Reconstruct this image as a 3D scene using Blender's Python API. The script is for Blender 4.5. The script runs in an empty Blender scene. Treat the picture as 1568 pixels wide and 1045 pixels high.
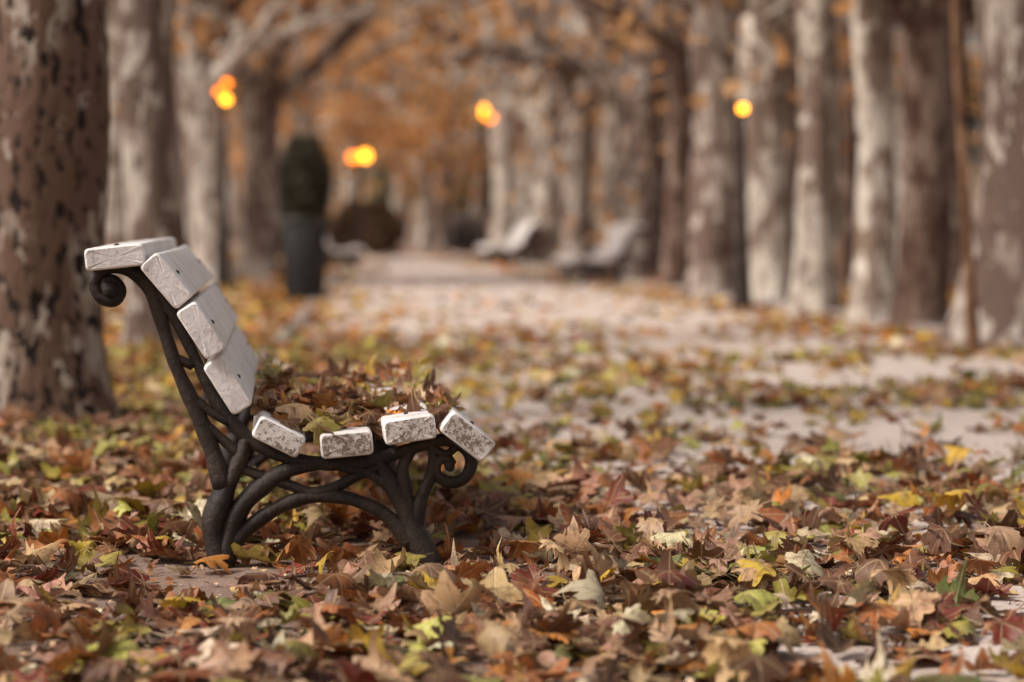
import bpy, math, numpy as np
from math import radians
rng = np.random.default_rng(7)
H = 0.795          # eye height
F = 3702.0; HY = 335.0

def gp(px, Y):      # lateral position of something standing at depth Y
    return (px-784.0)/F*Y
def pz(py, Y):
    return H-(py-HY)/F*Y

# ------------------------------------------------------------------ geometry collector
class Geo:
    def __init__(s):
        s.v=[];s.c=[];s.l=[];s.f=[];s.m=[];s.n=0
    def add(s, v, faces, col=(1,1,1), luv=None, mat=0):
        v=np.asarray(v,float).reshape(-1,3)
        k=len(v)
        c=np.asarray(col,float)
        if c.ndim==1: c=np.tile(c,(k,1))
        s.v.append(v); s.c.append(c)
        s.l.append(np.zeros((k,3)) if luv is None else np.asarray(luv,float))
        for f in faces:
            f=np.asarray(f,int)
            if len(f)==0: continue
            s.f.append(f+s.n); s.m.append(np.full(len(f),mat))
        s.n+=k
    def build(s, name, mats, smooth=True, origin=(0,0,0)):
        V=np.concatenate(s.v)-np.array(origin); C=np.concatenate(s.c); L=np.concatenate(s.l)
        me=bpy.data.meshes.new(name)
        me.vertices.add(len(V)); me.vertices.foreach_set('co',V.astype(np.float32).ravel())
        loops=np.concatenate([f.ravel() for f in s.f])
        tot=np.concatenate([np.full(len(f),f.shape[1]) for f in s.f])
        st=np.concatenate([[0],np.cumsum(tot)[:-1]])
        me.loops.add(len(loops)); me.loops.foreach_set('vertex_index',loops.astype(np.int32))
        me.polygons.add(len(tot)); me.polygons.foreach_set('loop_start',st.astype(np.int32))
        me.polygons.foreach_set('loop_total',tot.astype(np.int32))
        me.polygons.foreach_set('material_index',np.concatenate(s.m).astype(np.int32))
        me.polygons.foreach_set('use_smooth',np.full(len(tot),smooth))
        a=me.attributes.new('Col','FLOAT_COLOR','POINT')
        a.data.foreach_set('color',np.concatenate([C,np.ones((len(C),1))],1).astype(np.float32).ravel())
        a=me.attributes.new('luv','FLOAT_VECTOR','POINT')
        a.data.foreach_set('vector',L.astype(np.float32).ravel())
        for m in mats: me.materials.append(m)
        me.update(calc_edges=True); me.validate()
        ob=bpy.data.objects.new(name,me); bpy.context.scene.collection.objects.link(ob)
        ob.location=origin
        return ob

def smooth_path(P, R, n=6):
    P=np.asarray(P,float); R=np.asarray(R,float)
    if len(P)<3: 
        t=np.linspace(0,1,n+1)[:,None]
        return P[0]*(1-t)+P[-1]*t, R[0]*(1-t[:,0])+R[-1]*t[:,0]
    Q=np.vstack([2*P[0]-P[1],P,2*P[-1]-P[-2]]); out=[];ro=[]
    for i in range(len(P)-1):
        p0,p1,p2,p3=Q[i:i+4]
        for k in range(n):
            t=k/n
            out.append(.5*((2*p1)+(-p0+p2)*t+(2*p0-5*p1+4*p2-p3)*t*t+(-p0+3*p1-3*p2+p3)*t**3))
            ro.append(R[i]*(1-t)+R[i+1]*t)
    out.append(P[-1]); ro.append(R[-1])
    return np.array(out),np.array(ro)

def tube(g, P, R, sides=10, n=6, mat=0, col=(1,1,1), lump=0.0, flat=None, ridge=0.0):
    P,R=smooth_path(P,R,n)
    T=np.gradient(P,axis=0); T/=np.linalg.norm(T,axis=1)[:,None]+1e-9
    ref=np.array([0,1,0.]) if abs(T[0][1])<.9 else np.array([1.,0,0])
    a=np.cross(T[0],ref); a/=np.linalg.norm(a)
    ang=np.linspace(0,2*np.pi,sides,endpoint=False)
    ph=rng.uniform(0,6.28,6)
    V=[]
    d=0
    for i in range(len(P)):
        a=a-T[i]*np.dot(a,T[i]); a/=np.linalg.norm(a)
        b=np.cross(T[i],a)
        if i>0: d+=np.linalg.norm(P[i]-P[i-1])
        rr=R[i]*(1+lump*(np.sin(2*ang+ph[0]+d*2.1/ max(R.max(),.03)*.3)*.5+np.sin(3*ang+ph[1]-d*1.3/max(R.max(),.03)*.3)*.5+.6*np.sin(d/max(R.max(),.02)*1.7+ph[2])))
        if ridge: rr=rr*(1+ridge*np.sin(5*ang+ph[3]))
        V.append(P[i]+np.outer(rr*np.cos(ang),a)+np.outer(rr*np.sin(ang),b))
    V=np.concatenate(V); m=len(P)
    i=np.arange(m-1)[:,None]*sides; j=np.arange(sides)[None]; j2=(j+1)%sides
    q=np.stack([i+j,i+j2,i+sides+j2,i+sides+j],-1).reshape(-1,4)
    V=np.vstack([V,P[0]-T[0]*R[0]*.3,P[-1]+T[-1]*R[-1]*.5]); e=m*sides
    jj=np.arange(sides)
    t1=np.stack([np.full(sides,e),(jj+1)%sides,jj],-1)
    o=(m-1)*sides
    t2=np.stack([np.full(sides,e+1),o+jj,o+(jj+1)%sides],-1)
    g.add(V,[q,t1,t2],col,mat=mat)

# ------------------------------------------------------------------ material helpers
def newmat(name, rough=.8, spec=.3):
    m=bpy.data.materials.new(name); m.use_nodes=True
    nt=m.node_tree; b=nt.nodes['Principled BSDF']
    b.inputs['Roughness'].default_value=rough
    b.inputs['Specular IOR Level'].default_value=spec
    return m,nt,b
def N(nt,t,**k):
    n=nt.nodes.new(t)
    for a,v in k.items(): setattr(n,a,v)
    return n
def noise(nt,vec,scale,detail=4,rough=.6):
    n=nt.nodes.new('ShaderNodeTexNoise'); n.inputs['Scale'].default_value=scale
    n.inputs['Detail'].default_value=detail; n.inputs['Roughness'].default_value=rough
    if vec is not None: nt.links.new(vec,n.inputs['Vector'])
    return n.outputs['Fac']
def ramp(nt,fac,stops):
    r=nt.nodes.new('ShaderNodeValToRGB'); e=r.color_ramp.elements
    while len(e)<len(stops): e.new(.5)
    for i,(p,c) in enumerate(stops):
        e[i].position=p; e[i].color=tuple(c)+(1,) if hasattr(c,'__len__') else (c,c,c,1)
    nt.links.new(fac,r.inputs['Fac']); return r.outputs['Color']
def mix(nt,fac,a,b,mode='MIX'):
    m=nt.nodes.new('ShaderNodeMix'); m.data_type='RGBA'; m.blend_type=mode
    for s,v in ((m.inputs[0],fac),(m.inputs[6],a),(m.inputs[7],b)):
        if isinstance(v,(int,float)): s.default_value=v
        elif isinstance(v,tuple): s.default_value=v+(1,)
        else: nt.links.new(v,s)
    return m.outputs[2]
def mth(nt,op,a,b=None):
    m=nt.nodes.new('ShaderNodeMath'); m.operation=op
    for s,v in ((m.inputs[0],a),(m.inputs[1],b)):
        if v is None: continue
        if isinstance(v,(int,float)): s.default_value=v
        else: nt.links.new(v,s)
    return m.outputs[0]
def bump(nt,b,h,strength=.4,dist=.01):
    n=nt.nodes.new('ShaderNodeBump'); n.inputs['Strength'].default_value=strength; n.inputs['Distance'].default_value=dist
    nt.links.new(h,n.inputs['Height']); nt.links.new(n.outputs[0],b.inputs['Normal'])
def objcoord(nt,scale=(1,1,1),rand=True):
    tc=nt.nodes.new('ShaderNodeTexCoord'); mp=nt.nodes.new('ShaderNodeMapping'); mp.inputs['Scale'].default_value=scale
    src=tc.outputs['Object']
    if rand:
        oi=nt.nodes.new('ShaderNodeObjectInfo'); ad=nt.nodes.new('ShaderNodeVectorMath'); ad.operation='ADD'
        mm=mth(nt,'MULTIPLY',oi.outputs['Random'],37.0); cb=nt.nodes.new('ShaderNodeCombineXYZ')
        nt.links.new(mm,cb.inputs[0]); nt.links.new(mm,cb.inputs[2])
        nt.links.new(src,ad.inputs[0]); nt.links.new(cb.outputs[0],ad.inputs[1]); src=ad.outputs[0]
    nt.links.new(src,mp.inputs['Vector']); return mp.outputs[0]

def bark_mat(name, pale, mid, brown, dark, amt=.5, sc=1., dk=.62, pl=.40, bm=True):
    m,nt,b=newmat(name,.85,.2)
    v=objcoord(nt,(1,1,.42))
    n1=noise(nt,v,2.6*sc,3,.55); n2=noise(nt,v,9*sc,3,.6); n3=noise(nt,v,21*sc,2,.6)
    c=ramp(nt,n1,[(.40,pale),(.46,mid),(amt,mid),(amt+.04,brown)])
    c=mix(nt,ramp(nt,n2,[(.53,0.),(.56,1.)]),c,brown)
    c=mix(nt,ramp(nt,n2,[(pl,1.),(pl+.03,0.)]),c,pale)
    c=mix(nt,ramp(nt,n3,[(dk,0.),(dk+.03,1.)]),c,dark)
    nt.links.new(c,b.inputs['Base Color'])
    if bm: bump(nt,b,mth(nt,'SUBTRACT',n2,mth(nt,'MULTIPLY',n3,.6)),.8,.025)
    return m
bark_pale=bark_mat('bark_pale',(.62,.565,.49),(.46,.405,.345),(.22,.16,.125),(.10,.07,.058),.55,bm=False)
bark_mid=bark_mat('bark_grey_brown',(.44,.385,.33),(.27,.215,.18),(.13,.088,.07),(.065,.04,.033),.49,bm=False)
bark_brown=bark_mat('bark_brown',(.24,.175,.14),(.15,.095,.072),(.09,.052,.038),(.045,.025,.02),.5,bm=False)
bark_mot=bark_mat('bark_mottled',(.35,.295,.24),(.21,.15,.115),(.125,.073,.05),(.018,.011,.009),.475,1.25,.555,.38)

def leaf_mat(name, veins=True, trans=.25):
    m,nt,b=newmat(name,.5,.4)
    at=N(nt,'ShaderNodeAttribute',attribute_name='Col')
    c=at.outputs['Color']
    if veins:
        lu=N(nt,'ShaderNodeAttribute',attribute_name='luv')
        sx=nt.nodes.new('ShaderNodeSeparateXYZ'); nt.links.new(lu.outputs['Vector'],sx.inputs[0])
        x,y,rn=sx.outputs
        r=mth(nt,'SQRT',mth(nt,'ADD',mth(nt,'MULTIPLY',x,x),mth(nt,'MULTIPLY',y,y)))
        a=mth(nt,'PINGPONG',mth(nt,'ARCTAN2',x,y),radians(26))
        d=mth(nt,'MULTIPLY',a,r)
        vm=ramp(nt,d,[(.008,1.),(.03,0.)])
        cb=nt.nodes.new('ShaderNodeCombineXYZ')
        nt.links.new(x,cb.inputs[0]); nt.links.new(y,cb.inputs[1]); nt.links.new(mth(nt,'MULTIPLY',rn,50.),cb.inputs[2])
        n=noise(nt,cb.outputs[0],2.6,3,.75)
        c=mix(nt,ramp(nt,n,[(.46,0.),(.67,.8)]),c,(.11,.045,.022))
        c=mix(nt,ramp(nt,n,[(.30,.6),(.4,0.)]),c,(.46,.31,.12))
        c=mix(nt,mth(nt,'MULTIPLY',vm,.45),c,(.5,.36,.2))
        bump(nt,b,vm,.3,.004)
    nt.links.new(c,b.inputs['Base Color'])
    tr=nt.nodes.new('ShaderNodeBsdfTranslucent'); nt.links.new(c,tr.inputs['Color'])
    ms=nt.nodes.new('ShaderNodeMixShader'); ms.inputs[0].default_value=trans
    nt.links.new(b.outputs[0],ms.inputs[1]); nt.links.new(tr.outputs[0],ms.inputs[2])
    nt.links.new(ms.outputs[0],nt.nodes['Material Output'].inputs['Surface'])
    return m
leafM=leaf_mat('fallen_leaf',True,.12); folM=leaf_mat('autumn_foliage',False,.5)
farleafM,nt,b=newmat('fallen_leaf_plain',.6,.3)
nt.links.new(N(nt,'ShaderNodeAttribute',attribute_name='Col').outputs['Color'],b.inputs['Base Color'])

# ------------------------------------------------------------------ fallen leaf prototypes
def outline(teeth=True, k=43):
    pts=[]
    lobes=[(0,1.0),(50,.9),(-50,.88),(98,.68),(-98,.68),(140,.42),(-140,.42)]
    for a in np.linspace(-168,168,k):
        r=.22
        for la,lr in lobes:
            d=abs(a-la)/25.
            if d<1.25: r=max(r,lr*(1-.46*min(d,1.25)**.85))
        if teeth: r*=1+.075*math.sin(a*.46)+.04*math.sin(a*1.1+1)
        pts.append((math.radians(a),r))
    return np.array(pts)
def proto(k,curl,fold,wave,teeth=True,rings=(.45,.8,1.)):
    o=outline(teeth=teeth,k=k).copy(); V=[(0,0)]
    o[:,1]*=1+rng.normal(0,.05,len(o)); o[:,0]+=.12*np.sin(o[:,0]*1.5+rng.uniform(0,6))
    sx_=rng.uniform(.8,1.12)
    for f in rings:
        for a,r in o: V.append((math.sin(a)*r*f*sx_,math.cos(a)*r*f))
    V=np.array(V); x,y=V[:,0],V[:,1]; r=np.hypot(x,y); a=np.arctan2(x,y)
    th=rng.uniform(0,6.28)
    s=x*math.cos(th)+y*math.sin(th)
    z=curl*s*s*.8 + fold*np.abs(np.sin(a*1.8))*r*.28 + wave*(np.sin(x*4+th)*np.cos(y*3.7+th*2))*.2
    z+=rng.normal(0,.02,len(z))*r*(1+abs(wave)*2)
    if abs(curl)>.5:
        kk=abs(curl)*1.3; t=-x*math.sin(th)+y*math.cos(th)
        s2=np.sin(s*kk)/kk; z=z*.3+np.sign(curl)*(1-np.cos(s*kk))/kk
        x,y=s2*math.cos(th)-t*math.sin(th), s2*math.sin(th)+t*math.cos(th)
    P=np.stack([x,y,z],1); n=len(o)
    q=[]; j=np.arange(n-1)
    tri=np.stack([np.zeros(n-1,int),1+j,2+j],1)
    for ri in range(len(rings)-1):
        a0=1+ri*n; b0=1+(ri+1)*n
        q.append(np.stack([a0+j,b0+j,b0+j+1,a0+j+1],1))
    luv=np.stack([V[:,0],V[:,1],np.zeros(len(V))],1)
    L=rng.uniform(.5,.8); w=.018; bx=rng.uniform(-.15,.15)
    S=np.array([(-w,0,0),(w,0,0),(-w+bx*.4,-L*.5,.06),(w+bx*.4,-L*.5,.06),(-w+bx,-L,.0),(w+bx,-L,.0)])
    q.append(np.array([(0,1,3,2),(2,3,5,4)])+len(P))
    P=np.vstack([P,S]); luv=np.vstack([luv,np.tile((0,.2,0),(6,1))])
    return P,[tri]+q,luv
near_p=[proto(43,c,f,w) for c,f,w in [(.2,.5,.3),(-.35,.6,.3),(.9,.3,.6),(1.3,.2,.8),(-.9,.4,.7),(.5,.8,1.),(.1,.3,.2),(-.2,1.,.4),(1.7,.3,.6),(-1.4,.3,.9),(.3,.6,.9),(-.6,.9,.5),(.1,.6,.5),(-.1,.5,.6),(1.9,.4,.9),(-1.7,.5,.7),(1.1,.8,1.),(-.4,.4,1.1)]]
far_p=[proto(16,c,f,w,False,(.5,1.)) for c,f,w in [(.3,.5,.4),(-.4,.5,.3),(.9,.3,.5),(-.8,.3,.5)]]

def rots(n, tilt):
    yaw=rng.uniform(0,2*np.pi,n); t=np.abs(rng.normal(0,tilt,n)); t=np.clip(t,0,1.5)
    az=rng.uniform(0,2*np.pi,n); ax=np.stack([np.cos(az),np.sin(az),np.zeros(n)],1)
    flip=rng.random(n)<.4
    c,s=np.cos(yaw),np.sin(yaw); Z=np.zeros((n,3,3)); Z[:,0,0]=c;Z[:,0,1]=-s;Z[:,1,0]=s;Z[:,1,1]=c;Z[:,2,2]=1
    Z[flip]=Z[flip]@np.diag([-1,1,-1.])
    K=np.zeros((n,3,3)); K[:,0,1]=-ax[:,2];K[:,0,2]=ax[:,1];K[:,1,0]=ax[:,2];K[:,1,2]=-ax[:,0];K[:,2,0]=-ax[:,1];K[:,2,1]=ax[:,0]
    R=np.eye(3)+np.sin(t)[:,None,None]*K+(1-np.cos(t))[:,None,None]*(K@K)
    return R@Z,t
PAL={'rust':(.34,.115,.033),'red':(.185,.033,.018),'brown':(.155,.068,.034),'tan':(.55,.355,.185),'pink':(.46,.255,.165),
     'gold':(.56,.36,.04),'olive':(.33,.285,.05),'lime':(.45,.42,.10),'green':(.15,.18,.05),'orange':(.52,.195,.034),'pale':(.69,.57,.38)}
def cols(n,w):
    ks=list(w); p=np.array([w[k] for k in ks],float); p/=p.sum()
    idx=rng.choice(len(ks),n,p=p); C=np.array([PAL[k] for k in ks])[idx]
    return np.clip(C*rng.uniform(.6,1.22,(n,1))*rng.uniform(.92,1.08,(n,3)),0,.8)
def scatter(g,P,C,protos,tilt,smin,smax,sink=.75,mat=0):
    n=len(P)
    R,t=rots(n,tilt); S=rng.uniform(smin,smax,n); pi=rng.integers(0,len(protos),n)
    for k,(pv,fs,lu) in enumerate(protos):
        I=np.where(pi==k)[0]
        if len(I)==0: continue
        W=np.einsum('nij,mj->nmi',R[I],pv)*S[I][:,None,None]
        mn=W[:,:,2].min(1); W[:,:,2]-=(mn*sink)[:,None]
        W+=P[I][:,None,:]
        m=len(pv); off=(np.arange(len(I))*m)
        Fs=[(f[None]+off[:,None,None]).reshape(-1,f.shape[1]) for f in fs]
        L=np.tile(lu,(len(I),1,1)); L[:,:,2]=rng.random(len(I))[:,None]
        g.add(W.reshape(-1,3),Fs,np.repeat(C[I],m,0),L.reshape(-1,3),mat=mat)

ph=rng.uniform(0,6.28,(8,)); 
def nz(x,y,s=1.):
    x=x*s;y=y*s
    return .5+.16*(np.sin(x*1.7+y*.9+ph[0])+np.sin(-x*1.1+y*2.3+ph[1])+np.sin(x*3.1-y*1.9+ph[2])+.7*np.sin(x*5.3+y*4.1+ph[3])+.7*np.sin(-x*6.1+y*5.7+ph[4]))
def edgeR(Y): return 3.04-.12*(Y-14.36)
def edgeL(Y): return -1.35-.052*(Y-14.36)

leaves=Geo()
W_near=dict(rust=4.2,red=2.4,brown=5.5,tan=5.5,pink=3.2,gold=1.5,olive=2.4,lime=1.0,green=.8,orange=1.5,pale=2.)
W_mid=dict(rust=2.5,red=1,brown=3,tan=2.4,pink=1,gold=4.,olive=4,lime=1.6,green=.4,orange=2.,pale=.7)
W_far=dict(rust=3,brown=2,tan=3,gold=2.5,orange=3.2,olive=.8,pale=1)
def zone(n,x0,x1,y0,y1,dens,w,protos,tilt,s0,s1,thick,mat=0):
    X=rng.uniform(x0,x1,n);Y=rng.uniform(y0,y1,n)
    D=dens(X,Y); k=rng.random(n)<D; X,Y,D=X[k],Y[k],D[k]
    z=.003+rng.random(len(X))**1.3*thick*np.clip(D,0,1)**1.5
    scatter(leaves,np.stack([X,Y,z],1),cols(len(X),w),protos,tilt,s0,s1,mat=mat)
sm=lambda a,b,x: np.clip((x-a)/(b-a),0,1)**2*(3-2*np.clip((x-a)/(b-a),0,1))
def feet(X,Y):
    return (1-.92*np.exp(-(((X+.68)/.26)**2+((Y-5.22)/.28)**2)))*(1-.5*np.exp(-(((X+.3)/.5)**2+((Y-5.6)/.3)**2)))
def d1(X,Y):
    lim=np.where(Y<5.2,.40+(Y-3.5)*.12,1.1)
    base=1-sm(0,.6,X-lim)*.72
    base*=1-.92*sm(6.2,8.2,Y+nz(X,Y,1.9)*1.4-.7)*sm(-.6,.2,X)
    base*=.66+.62*sm(.35,.7,nz(X,Y,1.3))
    return base*feet(X,Y)
zone(9200,-2.4,3.,3.4,8.8,d1,W_near,near_p,.36,.045,.092,.032)
zone(10000,-2.,2.6,3.6,8.5,lambda X,Y:.35+.65*d1(X,Y),dict(brown=4,tan=3,rust=3,pale=1,red=1),far_p,.5,.008,.022,.02,mat=1)
def d2(X,Y):
    left=1-sm(-1.1,-.2,X)
    patch=sm(.5,.68,nz(X*.55,Y*.75,1.5))
    cen=np.exp(-((X-.2)/.9)**2)*.12
    return np.clip(left*.9+patch*.6+.07+cen,0,1)
zone(10000,-4,4.2,7.4,14.5,d2,W_mid,near_p,.26,.045,.088,.028)
def d3(X,Y):
    inside=(X<edgeR(Y)-.3)&(X>edgeL(Y))
    patch=sm(.45,.65,nz(X*.6,Y*.35,1.6))*(1-sm(17,23,Y))
    nearfill=(1-sm(15,19,Y))*.08
    rim=(1-sm(.0,1.0,X-edgeL(Y)))*.3+sm(-1.1,-.2,X-edgeR(Y))*.4
    return np.where(inside,np.clip(patch*.5+.035+nearfill+rim,0,1),.75)
zone(16000,-6,6.5,14,27,d3,W_far,far_p,.3,.06,.1,.03,mat=1)
zone(11000,-9,9,27,60,d3,W_far,far_p,.3,.07,.13,.03,mat=1)
for _ in range(90):
    x,y=rng.uniform(-2,2.2),rng.uniform(3.8,8); a=rng.uniform(0,6.28); l=rng.uniform(.04,.16); z=rng.uniform(.006,.04)
    d=np.array([math.cos(a),math.sin(a),0]); p=np.array([x,y,z])
    tube(leaves,[p,p+d*l*.5+rng.normal(0,.006,3),p+d*l],[.0025,.002,.0012],5,2,col=(.10,.065,.045),mat=1)
leaves_ob=leaves.build('fallen_leaves',[leafM,farleafM])

# ------------------------------------------------------------------ ground, path, kerbs
def ground_mat(name,c1,c2,c3,peb):
    m,nt,b=newmat(name,.95,.1); v=objcoord(nt,rand=False)
    n1=noise(nt,v,.55,4,.6); n2=noise(nt,v,9,4,.7); n3=noise(nt,v,110,2,.7)
    c=mix(nt,ramp(nt,n1,[(.35,0.),(.65,1.)]),c1,c2)
    c=mix(nt,ramp(nt,n2,[(.42,0.),(.7,.85)]),c,c3)
    c=mix(nt,ramp(nt,n3,[(.58,0.),(.66,.6)]),c,peb)
    nt.links.new(c,b.inputs['Base Color'])
    bump(nt,b,mth(nt,'ADD',n2,mth(nt,'MULTIPLY',n3,.4)),.6,.02); return m
soil=ground_mat('soil',(.32,.23,.185),(.25,.17,.13),(.17,.11,.083),(.09,.062,.05))
sand=ground_mat('sandy_path',(.66,.565,.505),(.60,.505,.445),(.49,.40,.345),(.25,.195,.165))
g=Geo()
xs=np.linspace(-250,250,61); ys=np.linspace(-60,500,61)
XX,YY=np.meshgrid(xs,ys); n=61
i,j=np.meshgrid(np.arange(60),np.arange(60),indexing='ij'); a=(i*n+j).ravel()
g.add(np.stack([XX.ravel(),YY.ravel(),0*XX.ravel()],1),[np.stack([a,a+1,a+n+1,a+n],1)])
g.build('ground',[soil])
g=Geo(); Y=np.concatenate([np.linspace(-6,14,160),np.linspace(15,62,48)])
L=np.where(Y<13,np.interp(Y,[-6,4,6.5,9,13],[.7,.45,.25,-.7,-1.28])+.06*np.sin(Y*3)+.04*np.sin(Y*7.3)+.025*np.sin(Y*17),edgeL(Y)); R=edgeR(Y)
V=np.concatenate([np.stack([L,Y,0*Y+.004],1),np.stack([R,Y,0*Y+.004],1)]); m=len(Y); i=np.arange(m-1)
g.add(V,[np.stack([i,i+m,i+m+1,i+1],1)]); g.build('sandy_path',[sand])
kM=ground_mat('kerb_stone',(.40,.34,.31),(.33,.28,.26),(.24,.2,.18),(.15,.12,.1))
def kerb(side,y0,y1,hh):
    g=Geo(); y=y0
    while y<y1:
        y2=y+.98; h=hh+rng.uniform(-.008,.008)
        f=edgeR if side>0 else edgeL
        a,b=f(y),f(y2); w=.12*side
        v=[(a,y,-.05),(a+w,y,-.05),(b+w,y2,-.05),(b,y2,-.05),(a+.01*side,y,h),(a+w,y,h),(b+w,y2,h),(b+.01*side,y2,h)]
        g.add(v,[[(0,1,2,3),(4,5,6,7),(0,1,5,4),(1,2,6,5),(2,3,7,6),(3,0,4,7)]]); y+=1.
    g.build('kerb',[kM],smooth=False)
kerb(1,-4,62,.08); kerb(-1,13,62,.035)

# ------------------------------------------------------------------ bench
def paintmat(name,base,dirt,lo,hi,sp,k=.7):
    m,nt,b=newmat(name,.55,.35)
    v=objcoord(nt); n1=noise(nt,v,9,4,.7); n2=noise(nt,v,95,4,.75)
    c=mix(nt,ramp(nt,n1,[(.40,0.),(.66,.85)]),base,dirt)
    f=mth(nt,'ADD',n2,mth(nt,'MULTIPLY',mth(nt,'SUBTRACT',n1,.5),k))
    c=mix(nt,ramp(nt,f,[(lo,0.),(hi,sp)]),c,(.15,.10,.075))
    nt.links.new(c,b.inputs['Base Color']); bump(nt,b,mth(nt,'ADD',n1,n2),.5,.005); return m
paint=paintmat('worn_white_paint',(.84,.80,.78),(.60,.55,.52),.65,.73,.65)
endb=paintmat('worn_white_paint_end',(.72,.67,.65),(.50,.45,.42),.585,.68,.6)
ends=paintmat('weathered_slat_end',(.66,.60,.56),(.46,.39,.35),.49,.56,.85,.4)
iron,nt,b=newmat('dark_cast_iron',.55,.3)
v=objcoord(nt); n1=noise(nt,v,9,4,.6); n2=noise(nt,v,70,4,.7)
c=mix(nt,ramp(nt,n1,[(.4,0.),(.7,1.)]),(.016,.011,.010),(.050,.032,.024)); c=mix(nt,ramp(nt,n2,[(.6,0.),(.7,.5)]),c,(.11,.075,.06))
nt.links.new(c,b.inputs['Base Color']); bump(nt,b,n2,.7,.006)

PPM=673.
def bu(px,py): return ((px-450)/PPM,(870-py)/PPM)
SL=[ # centre px, angle (deg, positive = descends towards the front), width px, thickness px
 (181,393,-6,90,34),(258,429,50,86,36),(310,504,57,86,36),(350,588,58,88,36),
 (427,667,27,78,36),(530,679,-5,80,38),(626,657,-8,80,38),(714,668,38,84,38)]
FR=[
 ([(182,440),(172,447),(163,440),(166,430),(178,432),(186,446),(176,460),(156,455),(147,436),(153,418),(175,409),(205,416),(230,440),(245,480),(257,520),(270,560),(287,600),(305,640),(325,690),(342,745)],[.014]*4+[.014]*5+[.015,.016,.017,.017,.016,.016,.016,.017,.018,.02,.026]),
 ([(225,432),(258,470),(285,520),(305,560),(325,605),(350,640),(380,672),(430,700),(500,713),(570,708),(630,690),(680,677),(712,690),(724,712),(713,737),(690,743),(671,731),(672,712),(686,706),(694,716)],[.012,.013,.013,.013,.014,.015,.016,.016,.016,.016,.015,.015,.014,.014,.014,.014,.013,.012,.012,.014]),
 ([(335,895),(338,865),(330,830),(328,800),(340,765),(350,740),(368,705),(378,672)],[.036,.029,.026,.027,.027,.024,.018,.015]),
 ([(345,860),(352,820),(368,780),(400,748),(440,722),(490,712)],[.024,.024,.024,.022,.018,.016]),
 ([(350,838),(385,806),(425,780),(470,764),(520,764),(565,778),(600,800),(632,836)],[.022,.019,.017,.016,.016,.016,.018,.024]),
 ([(372,720),(410,735),(445,746),(480,758),(515,748),(545,732),(585,716)],[.012,.012,.012,.014,.013,.012,.012]),
 ([(662,885),(650,850),(636,820),(622,785),(600,745),(580,708)],[.040,.030,.028,.025,.020,.016]),
 ([(630,800),(622,760),(618,720),(634,686)],[.021,.018,.014,.013]),
 ([(636,815),(645,770),(662,730),(664,690),(650,684)],[.022,.017,.013,.012,.012]),
 ([(620,775),(592,745),(565,728),(520,716)],[.016,.014,.013,.013]),
 ([(262,545),(296,560)],[.012,.011]),([(288,603),(318,628),(352,648)],[.011,.011,.011]),([(243,470),(262,478)],[.012,.012]),
 ([(306,645),(335,668),(370,700)],[.012,.012,.012]),
 ([(664,690),(684,700),(700,690)],[.01,.01,.01]),
]
def xf(P,org,ang,mir):
    P=np.asarray(P,float).copy()
    if mir: P[:,0]*=-1
    c,s=math.cos(ang),math.sin(ang)
    return np.stack([P[:,0]*c-P[:,1]*s+org[0],P[:,0]*s+P[:,1]*c+org[1],P[:,2]+org[2]],1)
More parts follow.
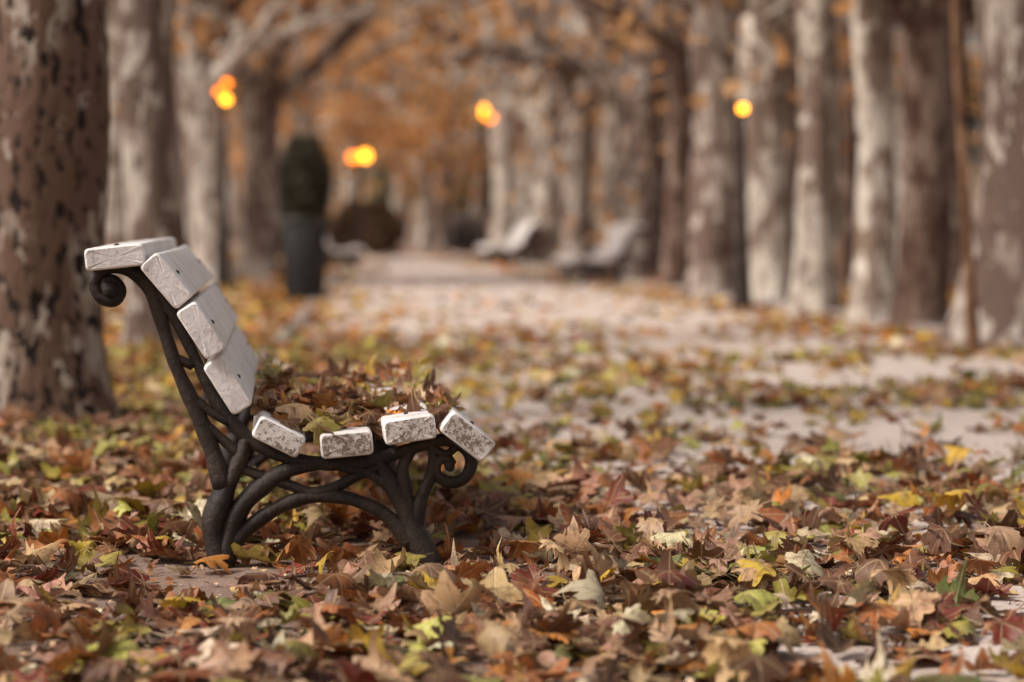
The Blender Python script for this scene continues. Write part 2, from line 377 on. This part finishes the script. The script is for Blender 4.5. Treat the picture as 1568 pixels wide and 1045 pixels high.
def bench(org,ang,length=1.62,mir=False):
    e=bpy.data.objects.new('park_bench',None); bpy.context.scene.collection.objects.link(e); e.location=org
    def fin(g,nm,mats,smooth=True):
        for k in range(len(g.v)): g.v[k]=xf(g.v[k],org,ang,mir)
        ob=g.build(nm,mats,smooth,origin=org); ob.parent=e; ob.location=(0,0,0); return ob
    for fi,vv in enumerate((0.03,length-.12)):
        g=Geo()
        for pts,rad in FR:
            P=[(bu(x,y)[0],vv,bu(x,y)[1]) for x,y in pts]
            tube(g,P,rad,10,5,lump=.09)
        for (x,y,r) in ((172,443,.02),(690,718,.012)):
            u,z=bu(x,y); tube(g,[(u,vv-.018,z),(u,vv+.018,z)],[r,r],12,2)
        fin(g,'frame_%d'%(fi+1),[iron])
    g=Geo()
    for x,y in ((440,742),(640,800),(300,640)):
        u,z=bu(x,y); tube(g,[(u,0.03,z),(u,length-.12,z)],[.008,.008],8,4)
    fin(g,'tie_rods',[iron])
    for si,(x,y,a,w,t) in enumerate(SL):
        g=Geo(); w=w/PPM/2; t=t/PPM/2; cr=.010
        sec=[]
        for cx,cy,a0 in ((w-cr,t-cr,0),(-w+cr,t-cr,90),(-w+cr,-t+cr,180),(w-cr,-t+cr,270)):
            for k in range(4):
                q=math.radians(a0+k*30); sec.append((cx+cr*math.cos(q),cy+cr*math.sin(q)))
        sec=np.array(sec); ns=len(sec)
        u0,z0=bu(x,y); ca,sa=math.cos(-math.radians(a)),math.sin(-math.radians(a))
        jit=rng.uniform(-.012,.012)
        vs=[-.05+jit,-.047+jit,-.041+jit]+list(np.linspace(0,length-.02,14))+[length-.012+jit,length-.004+jit,length+jit]
        sc=[.86,.95,1]+[1]*14+[1,.95,.86]
        V=[]
        bow=rng.uniform(-.004,.004)
        for v_,s_ in zip(vs,sc):
            jx=1+rng.normal(0,.006)
            px=sec[:,0]-np.sign(sec[:,0])*(1-s_)*.03; py=(sec[:,1]-np.sign(sec[:,1])*(1-s_)*.03)*jx
            py=py+bow*math.sin(v_/length*3.14)
            V.append(np.stack([u0+px*ca-py*sa,np.full(ns,v_)+rng.normal(0,.0008,ns),z0+px*sa+py*ca],1))
        m=len(vs); i=np.arange(m-1)[:,None]*ns; j=np.arange(ns)[None]; j2=(j+1)%ns
        q=np.stack([i+j,i+j2,i+ns+j2,i+ns+j],-1).reshape(-1,4)
        VV=np.concatenate(V); g.add(VV,[q])
        for r0 in (0,(m-1)*ns):
            ring=VV[r0:r0+ns]; cc=ring.mean(0)
            jj=np.arange(ns)
            g.add(np.vstack([ring,cc]),[np.stack([np.full(ns,ns),jj,(jj+1)%ns],1)],mat=1)
        for bv in (.05,length-.12):
            c0=np.array([u0,bv,z0]); nrm=np.array([-sa,0,ca])
            tube(g,[c0+nrm*(t-.004),c0+nrm*(t+.002)],[.006,.006],8,2,mat=2)
        nm='back_slat_%d'%(si+1) if si<4 else 'seat_slat_%d'%(si-3)
        ob=fin(g,nm,[paint,endb if si<4 else ends,iron])
        ob.data.polygons.foreach_set('use_smooth',[p.material_index!=1 for p in ob.data.polygons])
    return e
BO=((450-784)/F*5.5,5.5,0.0); BA=math.atan2(354,3702)
bench(BO,BA)
bench((gp(930,29.),29.,0),.12,mir=True)
bench((gp(786,40),40.,0),.13,mir=True)
bench((gp(515,37),37.,0),.06,mir=False)

# leaves heaped on the seat
g=Geo(); n=400
u=rng.uniform(-.07,.37,n); v=rng.uniform(-.03,1.55,n)
prof=np.interp(u,[-.1,0,.1,.2,.3,.38],[.345,.308,.290,.295,.322,.330])
hh=rng.random(n)*np.interp(u,[-.1,-.02,.15,.28,.36],[.04,.05,.055,.035,.012])*np.clip((v+.02)*6,.12,1)
keep=(v>.05)|(rng.random(n)<.5)
P=np.stack([u,v,prof+hh],1)[keep]
scatter(g,P,cols(len(P),dict(rust=4.5,brown=5,tan=4.5,red=1.,gold=1.6,olive=2,orange=1,pink=2.5,lime=.9,pale=1)),near_p,.48,.042,.075,sink=.42)
for k in range(len(g.v)): g.v[k]=xf(g.v[k],BO,BA,False)
g.build('leaf_pile_on_seat',[leafM])

# ------------------------------------------------------------------ trees
def leafquads(g,cent,spread,n,size,cA,cB,mat=1):
    P=cent+rng.normal(0,1,(n,3))*spread
    R,_=rots(n,1.0); s=rng.uniform(.6,1.3,n)*size
    q=np.array([(-.5,0,0),(-.15,-.45,.08),(.5,-.1,0),(.45,.3,.1),(0,.55,0),(-.4,.4,.06)])
    W=np.einsum('nij,mj->nmi',R,q)*s[:,None,None]+P[:,None]
    t=rng.random((n,1))*.7+rng.random()*.3
    C=(np.array(cA)*(1-t)+np.array(cB)*t)*rng.uniform(.7,1.2,(n,1))
    g.add(W.reshape(-1,3),[(np.array([[0,1,2,3,4,5]])[None]+np.arange(n)[:,None,None]*6).reshape(-1,6)],np.repeat(C,6,0),mat=mat)
def trunkgeo(g,X,Y,r,hf,lean=(0,0),mat=0,flare=1.35,sides=28):
    zs=[-.15,.0,.12,.35,.8,1.4,2.0,hf*.9,hf+.25]
    zs=sorted(set([z for z in zs if z<=hf+.25]))
    ff=lambda z: 1+ (flare-1)*math.exp(-max(z,0)/.22) - .05*z + (.25*math.exp(-((z-hf)/.3)**2))
    k1,k2=rng.uniform(0,6.28,2)
    pts=[(X+lean[0]*z+.10*r*math.sin(z*2.3+k1),Y+lean[1]*z,z) for z in zs]
    tube(g,pts,[r*ff(z) for z in zs],sides,5,mat=mat,lump=.06,ridge=.04)
    return np.array(pts[-1])
orange=((.60,.28,.09),(.72,.44,.21))
def tree(X,Y,r,hf=2.5,lean=(0,0),bark=None,limbs=5,nleaf=26,lsz=.15,limbdirs=None,flare=1.35,fol=orange,name='plane_tree',low=0.,spread=1.,lr=.55):
    g=Geo(); top=trunkgeo(g,X,Y,r,hf,lean,flare=flare)
    az0=rng.uniform(0,6.28); tips=[]
    dirs=[(az0+i*6.283/limbs+rng.uniform(-.3,.3),rng.uniform(.45,.95)) for i in range(limbs)]
    if limbdirs: dirs=limbdirs+dirs[:max(0,limbs-len(limbdirs))]
    for az,el in dirs:
        L=rng.uniform(2.2,3.4)*spread; p=top+np.array([0,0,-.3]); P=[p]; Rr=[r*.62]; d=np.array([math.cos(az)*math.cos(el),math.sin(az)*math.cos(el),math.sin(el)])
        for s in range(5):
            d=d+rng.normal(0,.24,3)+np.array([0,0,.04]); d/=np.linalg.norm(d); p=p+d*L/5; P.append(p); Rr.append(r*lr*(1-.13*(s+1)))
        tube(g,P,Rr,12,4,lump=.13)
        for s in range(3):
            q=P[rng.integers(2,6)]; dd=d+rng.normal(0,.6,3); dd/=np.linalg.norm(dd); Q=[q];RR=[r*.26]
            for k in range(4):
                dd=dd+rng.normal(0,.22,3)+np.array([0,0,.1-low*.1]); dd/=np.linalg.norm(dd); q=q+dd*rng.uniform(.35,.6); Q.append(q); RR.append(r*.26*(1-.2*(k+1))+.006)
            tube(g,Q,RR,7,3,lump=.08); tips+= [Q[-1],Q[-2],Q[2]]
    for t in tips:
        leafquads(g,t+rng.normal(0,.35,3),np.array([.42,.42,.3]),nleaf,lsz,fol[0],fol[1])
    return g.build(name,[bark,folM],origin=(X,Y,0))
PI=math.pi
T=[ # px centre, Y, px width, fork height, bark, lean, limbdirs, leaves
 (68,9.2,200,3.2,bark_mot,(0,0),None,8),
 (238,14.8,92,2.9,bark_mid,(-.02,0),None,8),
 (330,28,54,2.3,bark_pale,(-.09,0),[(.2,.75),(PI,.9)],14),
 (397,31,58,2.35,bark_mid,(.0,0),[(.0,.42),(2.6,.7),(.5,.9)],14),
 (1578,15.0,200,3.1,bark_mid,(.02,0),None,7),
 (1343,18.0,62,2.25,bark_pale,(-.01,0),[(2.4,.9)],7),
 (1412,17.0,80,2.1,bark_brown,(.02,0),[(.4,.8),(2.6,1.1)],7),
 (1249,19.2,62,2.7,bark_pale,(.0,0),None,7),
 (1172,21.8,78,2.35,bark_pale,(-.005,0),[(PI,.9),(.3,1.)],7),
 (1096,23.7,74,2.8,bark_mid,(.0,0),[(3.3,.8)],7),
 (1036,26.,38,2.6,bark_brown,(.02,0),[(3.,.9)],6),
 (985,33.,76,2.55,bark_mid,(.01,0),[(PI,.45),(2.8,.9),(.1,.8)],6),
 (885,37.,52,2.5,bark_mid,(.0,0),[(PI,.5),(3.,1.)],6),
 (835,41.,52,2.5,bark_pale,(.0,0),[(PI,.6)],7),
 (770,50.,36,2.8,bark_pale,(.0,0),None,12),
]
for k,(px,Y,w,hf,bk,ln,ld,nl) in enumerate(T):
    far=Y>26
    tree(gp(px,Y),Y,w/F*Y/2,hf,ln,bk,limbs=6 if far else 5,nleaf=nl,limbdirs=ld,low=.6 if far else 0,spread=1.15 if far else 1.)
for px,Y,w in ((650,58,24),(682,60,24),(540,72,22),(610,78,20),(470,52,34),(250,42,60),(180,30,60),(730,70,20),(300,52,40),(440,64,30),(820,62,30),(930,56,30)):
    tree(gp(px,Y),Y,w/F*Y/2,rng.uniform(2.9,3.6),(rng.uniform(-.06,.06),0),[bark_pale,bark_pale,bark_mid][rng.integers(3)],limbs=6,nleaf=28,lsz=.2,low=.6)
for px,Y,w in ((1300,30,30),(1385,33,36),(1460,27,40),(1520,36,40),(1130,40,34),(1215,38,30)):
    tree(gp(px,Y),Y,w/F*Y/2,3.,(0,0),[bark_pale,bark_mid,bark_brown][rng.integers(3)],limbs=5,nleaf=10,lsz=.18)
g=Geo(); Y=14.3
tube(g,[(gp(1492,Y),Y,-.05),(gp(1486,Y),Y,.35),(gp(1479,Y),Y,.9),(gp(1468,Y),Y,1.6),(gp(1462,Y),Y,2.3),(gp(1472,Y),Y,3.4)],[.045,.035,.03,.028,.025,.02],10,5,lump=.08)
for s in range(8):
    leafquads(g,np.array([gp(1472,Y),Y,3.2])+rng.normal(0,.3,3),np.array([.3,.3,.25]),14,.13,*orange)
stem=bark_mat('bark_rust',(.24,.14,.08),(.18,.095,.055),(.13,.065,.035),(.08,.04,.03),bm=False)
g.build('young_tree',[stem,folM])

# distant mass of trees
g=Geo()
for _ in range(80):
    Y=rng.uniform(80,140); X=rng.uniform(-42,42); r=rng.uniform(.16,.34)
    z=rng.uniform(4,7); tube(g,[(X,Y,-.1),(X+rng.normal(0,.2),Y,z*.5),(X+rng.normal(0,.5),Y,z),(X+rng.normal(0,1.2),Y,z*1.6)],[r*1.1,r,r*.7,r*.3],8,3,lump=.08)
haze_pal=[((.62,.46,.36),(.74,.60,.49)),((.64,.38,.20),(.74,.51,.30)),((.52,.44,.37),(.64,.54,.46)),((.24,.25,.16),(.37,.35,.22)),((.66,.35,.14),(.75,.5,.27))]  # distant crown colours paled, so the haze is painted into the foliage
for _ in range(540):
    Y=rng.uniform(82,150); X=rng.uniform(-46,46); z=abs(rng.normal(0,4.6))+.3
    k=rng.choice(5,p=[.36,.2,.24,.06,.14]); s=rng.uniform(.8,1.7)
    leafquads(g,np.array([X,Y,z]),np.array([s,s,s*.7]),50,.46,*haze_pal[k])
g.build('distant_trees',[bark_pale,folM])

def shrub(name,px,Y,pw,z0,z1,cA,cB,n=2600,sz=.10,power=2.):
    g=Geo(); X=gp(px,Y); w=pw/F*Y/2; h=(z1-z0)
    d=rng.normal(0,1,(n,3)); d/=np.linalg.norm(d,axis=1)[:,None]
    rr=rng.uniform(.78,1.02,n)[:,None]*(1+.07*np.sin(d[:,0:1]*7+d[:,2:3]*5))
    P=d*rr*np.array([w,w,h/2]); P[:,2]+=z0+h/2; P[:,0]+=X; P[:,1]+=Y; P=P[P[:,2]>.02]
    n=len(P); R,_=rots(n,1.2); q=np.array([(-.5,-.3,0),(.5,-.3,0),(.4,.4,.1),(-.4,.4,.05)])
    W=np.einsum('nij,mj->nmi',R,q)*sz*rng.uniform(.6,1.3,n)[:,None,None]+P[:,None]
    t=rng.random((n,1)); C=np.array(cA)*(1-t)+np.array(cB)*t
    g.add(W.reshape(-1,3),[(np.array([[0,1,2,3]])[None]+np.arange(n)[:,None,None]*4).reshape(-1,4)],np.repeat(C,4,0),mat=1)
    tube(g,[(X,Y,-.05),(X,Y,z0+h*.6)],[max(.05,w*.12),.04],8,3)
    return g.build(name,[bark_brown,folM])
dg=((.15,.16,.10),(.27,.26,.17))
shrub('clipped_shrub',558,53,118,-.3,1.18,(.24,.16,.10),(.36,.26,.17),3500,.13)
shrub('clipped_shrub',712,55,66,-.2,.85,(.24,.20,.18),(.36,.3,.27),2500,.13)
shrub('clipped_shrub',460,48,90,-.2,.9,(.14,.11,.08),(.25,.18,.13),2500,.13)
shrub('evergreen_tree',464,40,84,.3,2.2,(.08,.075,.05),(.17,.145,.10),4200,.12)
shrub('evergreen_tree',598,80,70,.4,2.8,(.22,.23,.15),(.36,.36,.25),n=2600,sz=.2)
shrub('evergreen_tree',722,82,66,.6,3.2,*dg,n=2600,sz=.2)
shrub('evergreen_tree',1290,48,80,.6,5.2,(.05,.07,.05),(.12,.14,.1),5000,.2)
shrub('evergreen_tree',1430,46,110,.5,5.0,(.06,.07,.055),(.13,.14,.11),5000,.2)
shrub('evergreen_tree',1545,50,110,.4,4.6,(.07,.075,.065),(.15,.15,.12),4000,.2)

# ------------------------------------------------------------------ litter bin
bm_,nt,b=newmat('bin_painted_metal',.5,.4); v=objcoord(nt); n1=noise(nt,v,8,4,.6)
nt.links.new(ramp(nt,n1,[(.3,(.016,.015,.016)),(.75,(.038,.035,.034))]),b.inputs['Base Color'])
Y=23.; X=gp(466,Y); g=Geo()
zs=[.03,.05,.10,.70,.76,.765,.80,.805,.79,.55,.5]; rs=[.15,.185,.185,.19,.19,.205,.205,.19,.175,.17,.0]
ang=np.linspace(0,2*np.pi,40,endpoint=False)
V=np.concatenate([np.stack([X+q*np.cos(ang),Y+q*np.sin(ang),0*ang+z],1) for z,q in zip(zs,rs)])
i=np.arange(len(zs)-1)[:,None]*40; j=np.arange(40)[None]
g.add(V,[np.stack([i+j,i+(j+1)%40,i+40+(j+1)%40,i+40+j],-1).reshape(-1,4)])
for a in np.linspace(0,2*np.pi,24,endpoint=False):
    tube(g,[(X+.192*math.cos(a),Y+.192*math.sin(a),.1),(X+.196*math.cos(a),Y+.196*math.sin(a),.74)],[.007,.007],6,1)
for a in (.5,2.6,4.7): tube(g,[(X+.12*math.cos(a),Y+.12*math.sin(a),-.02),(X+.12*math.cos(a),Y+.12*math.sin(a),.06)],[.02,.02],8,1)
g.build('litter_bin',[bm_])

# ------------------------------------------------------------------ street lamps (lit)
def glow(nm,s,c):
    m=bpy.data.materials.new(nm); m.use_nodes=True; nt=m.node_tree; nt.nodes.clear()
    e=nt.nodes.new('ShaderNodeEmission'); e.inputs[0].default_value=c+(1,); e.inputs[1].default_value=s
    o=nt.nodes.new('ShaderNodeOutputMaterial'); nt.links.new(e.outputs[0],o.inputs[0]); return m
gl1=glow('lamp_glass_lit',9,(1,.36,.02)); gl2=glow('lamp_glass_lit_dim',6,(1,.22,.012))
def sph(g,c,r,mat):
    a=np.linspace(0,2*np.pi,16,endpoint=False); th=np.linspace(.15,np.pi-.15,9)
    V=np.concatenate([np.stack([c[0]+r*np.sin(t)*np.cos(a),c[1]+r*np.sin(t)*np.sin(a),0*a+c[2]+r*np.cos(t)],1) for t in th])
    i=np.arange(8)[:,None]*16;j=np.arange(16)[None]
    g.add(V,[np.stack([i+j,i+16+j,i+16+(j+1)%16,i+(j+1)%16],-1).reshape(-1,4)],mat=mat)
def lamp(Y,px,globes):
    X=gp(px,Y); g=Geo(); zt=min(pz(b_,Y) for a_,b_,_,_ in globes)-.12
    tube(g,[(X,Y,-.05),(X,Y,.25),(X,Y,.9),(X,Y,zt)],[.10,.08,.05,.035],12,3)
    for a_,b_,r_,mt in globes:
        c=(gp(a_,Y),Y+rng.uniform(-.1,.1),pz(b_,Y)); sph(g,c,r_,mt)
        tube(g,[(X,Y,zt),(c[0]*.8+X*.2,(Y+c[1])/2,c[2]-r_-.08),(c[0],c[1],c[2]-r_*.9)],[.025,.02,.03],8,4)
        tube(g,[(c[0],c[1],c[2]+r_*.95),(c[0],c[1],c[2]+r_*1.3)],[.05,.015],8,2)
    g.build('street_lamp',[iron,gl1,gl2])
lamp(26.5,341,[(346,127,.045,2),(335,141,.042,2),(347,153,.05,1)])
lamp(48,741,[(736,170,.13,1),(751,180,.085,2)])
lamp(51,551,[(541,241,.10,2),(559,239,.11,1)])
lamp(21.0,1136,[(1136,167,.04,1)])

# ------------------------------------------------------------------ light, sky, camera
sc=bpy.context.scene
w=bpy.data.worlds.new('World'); sc.world=w; w.use_nodes=True; nt=w.node_tree
bg=nt.nodes['Background']; sky=nt.nodes.new('ShaderNodeTexSky'); sky.sky_type='NISHITA'; sky.sun_disc=False
sx,sy,sz=-.66,-.26,.68
el=math.atan2(sz,math.hypot(sx,sy)); sky.sun_elevation=el; sky.sun_rotation=math.atan2(sx,sy)
sky.air_density=1.; sky.dust_density=4.; sky.ozone_density=1.
hs=nt.nodes.new('ShaderNodeHueSaturation'); hs.inputs['Saturation'].default_value=.3
nt.links.new(sky.outputs[0],hs.inputs['Color'])
c=mix(nt,1.0,hs.outputs[0],(1.0,.935,.885),'MULTIPLY')
nt.links.new(c,bg.inputs['Color']); bg.inputs['Strength'].default_value=.145
l=bpy.data.lights.new('sun','SUN'); l.energy=3.1; l.angle=radians(16); l.color=(1,.93,.86)
lo=bpy.data.objects.new('sun',l); sc.collection.objects.link(lo)
from mathutils import Vector
lo.rotation_euler=Vector((-sx,-sy,-sz)).to_track_quat('-Z','Y').to_euler()
cam=bpy.data.cameras.new('camera'); co=bpy.data.objects.new('camera',cam); sc.collection.objects.link(co)
co.location=(0,0,H); co.rotation_euler=(radians(90),0,0)
cam.lens=85; cam.sensor_width=36; cam.shift_y=-(522.5-HY)/1568; cam.clip_end=2000; cam.clip_start=.1
cam.dof.use_dof=True; cam.dof.focus_distance=5.3; cam.dof.aperture_fstop=2.0
sc.camera=co
sc.view_settings.view_transform='Standard'; sc.view_settings.look='None'; sc.view_settings.exposure=0
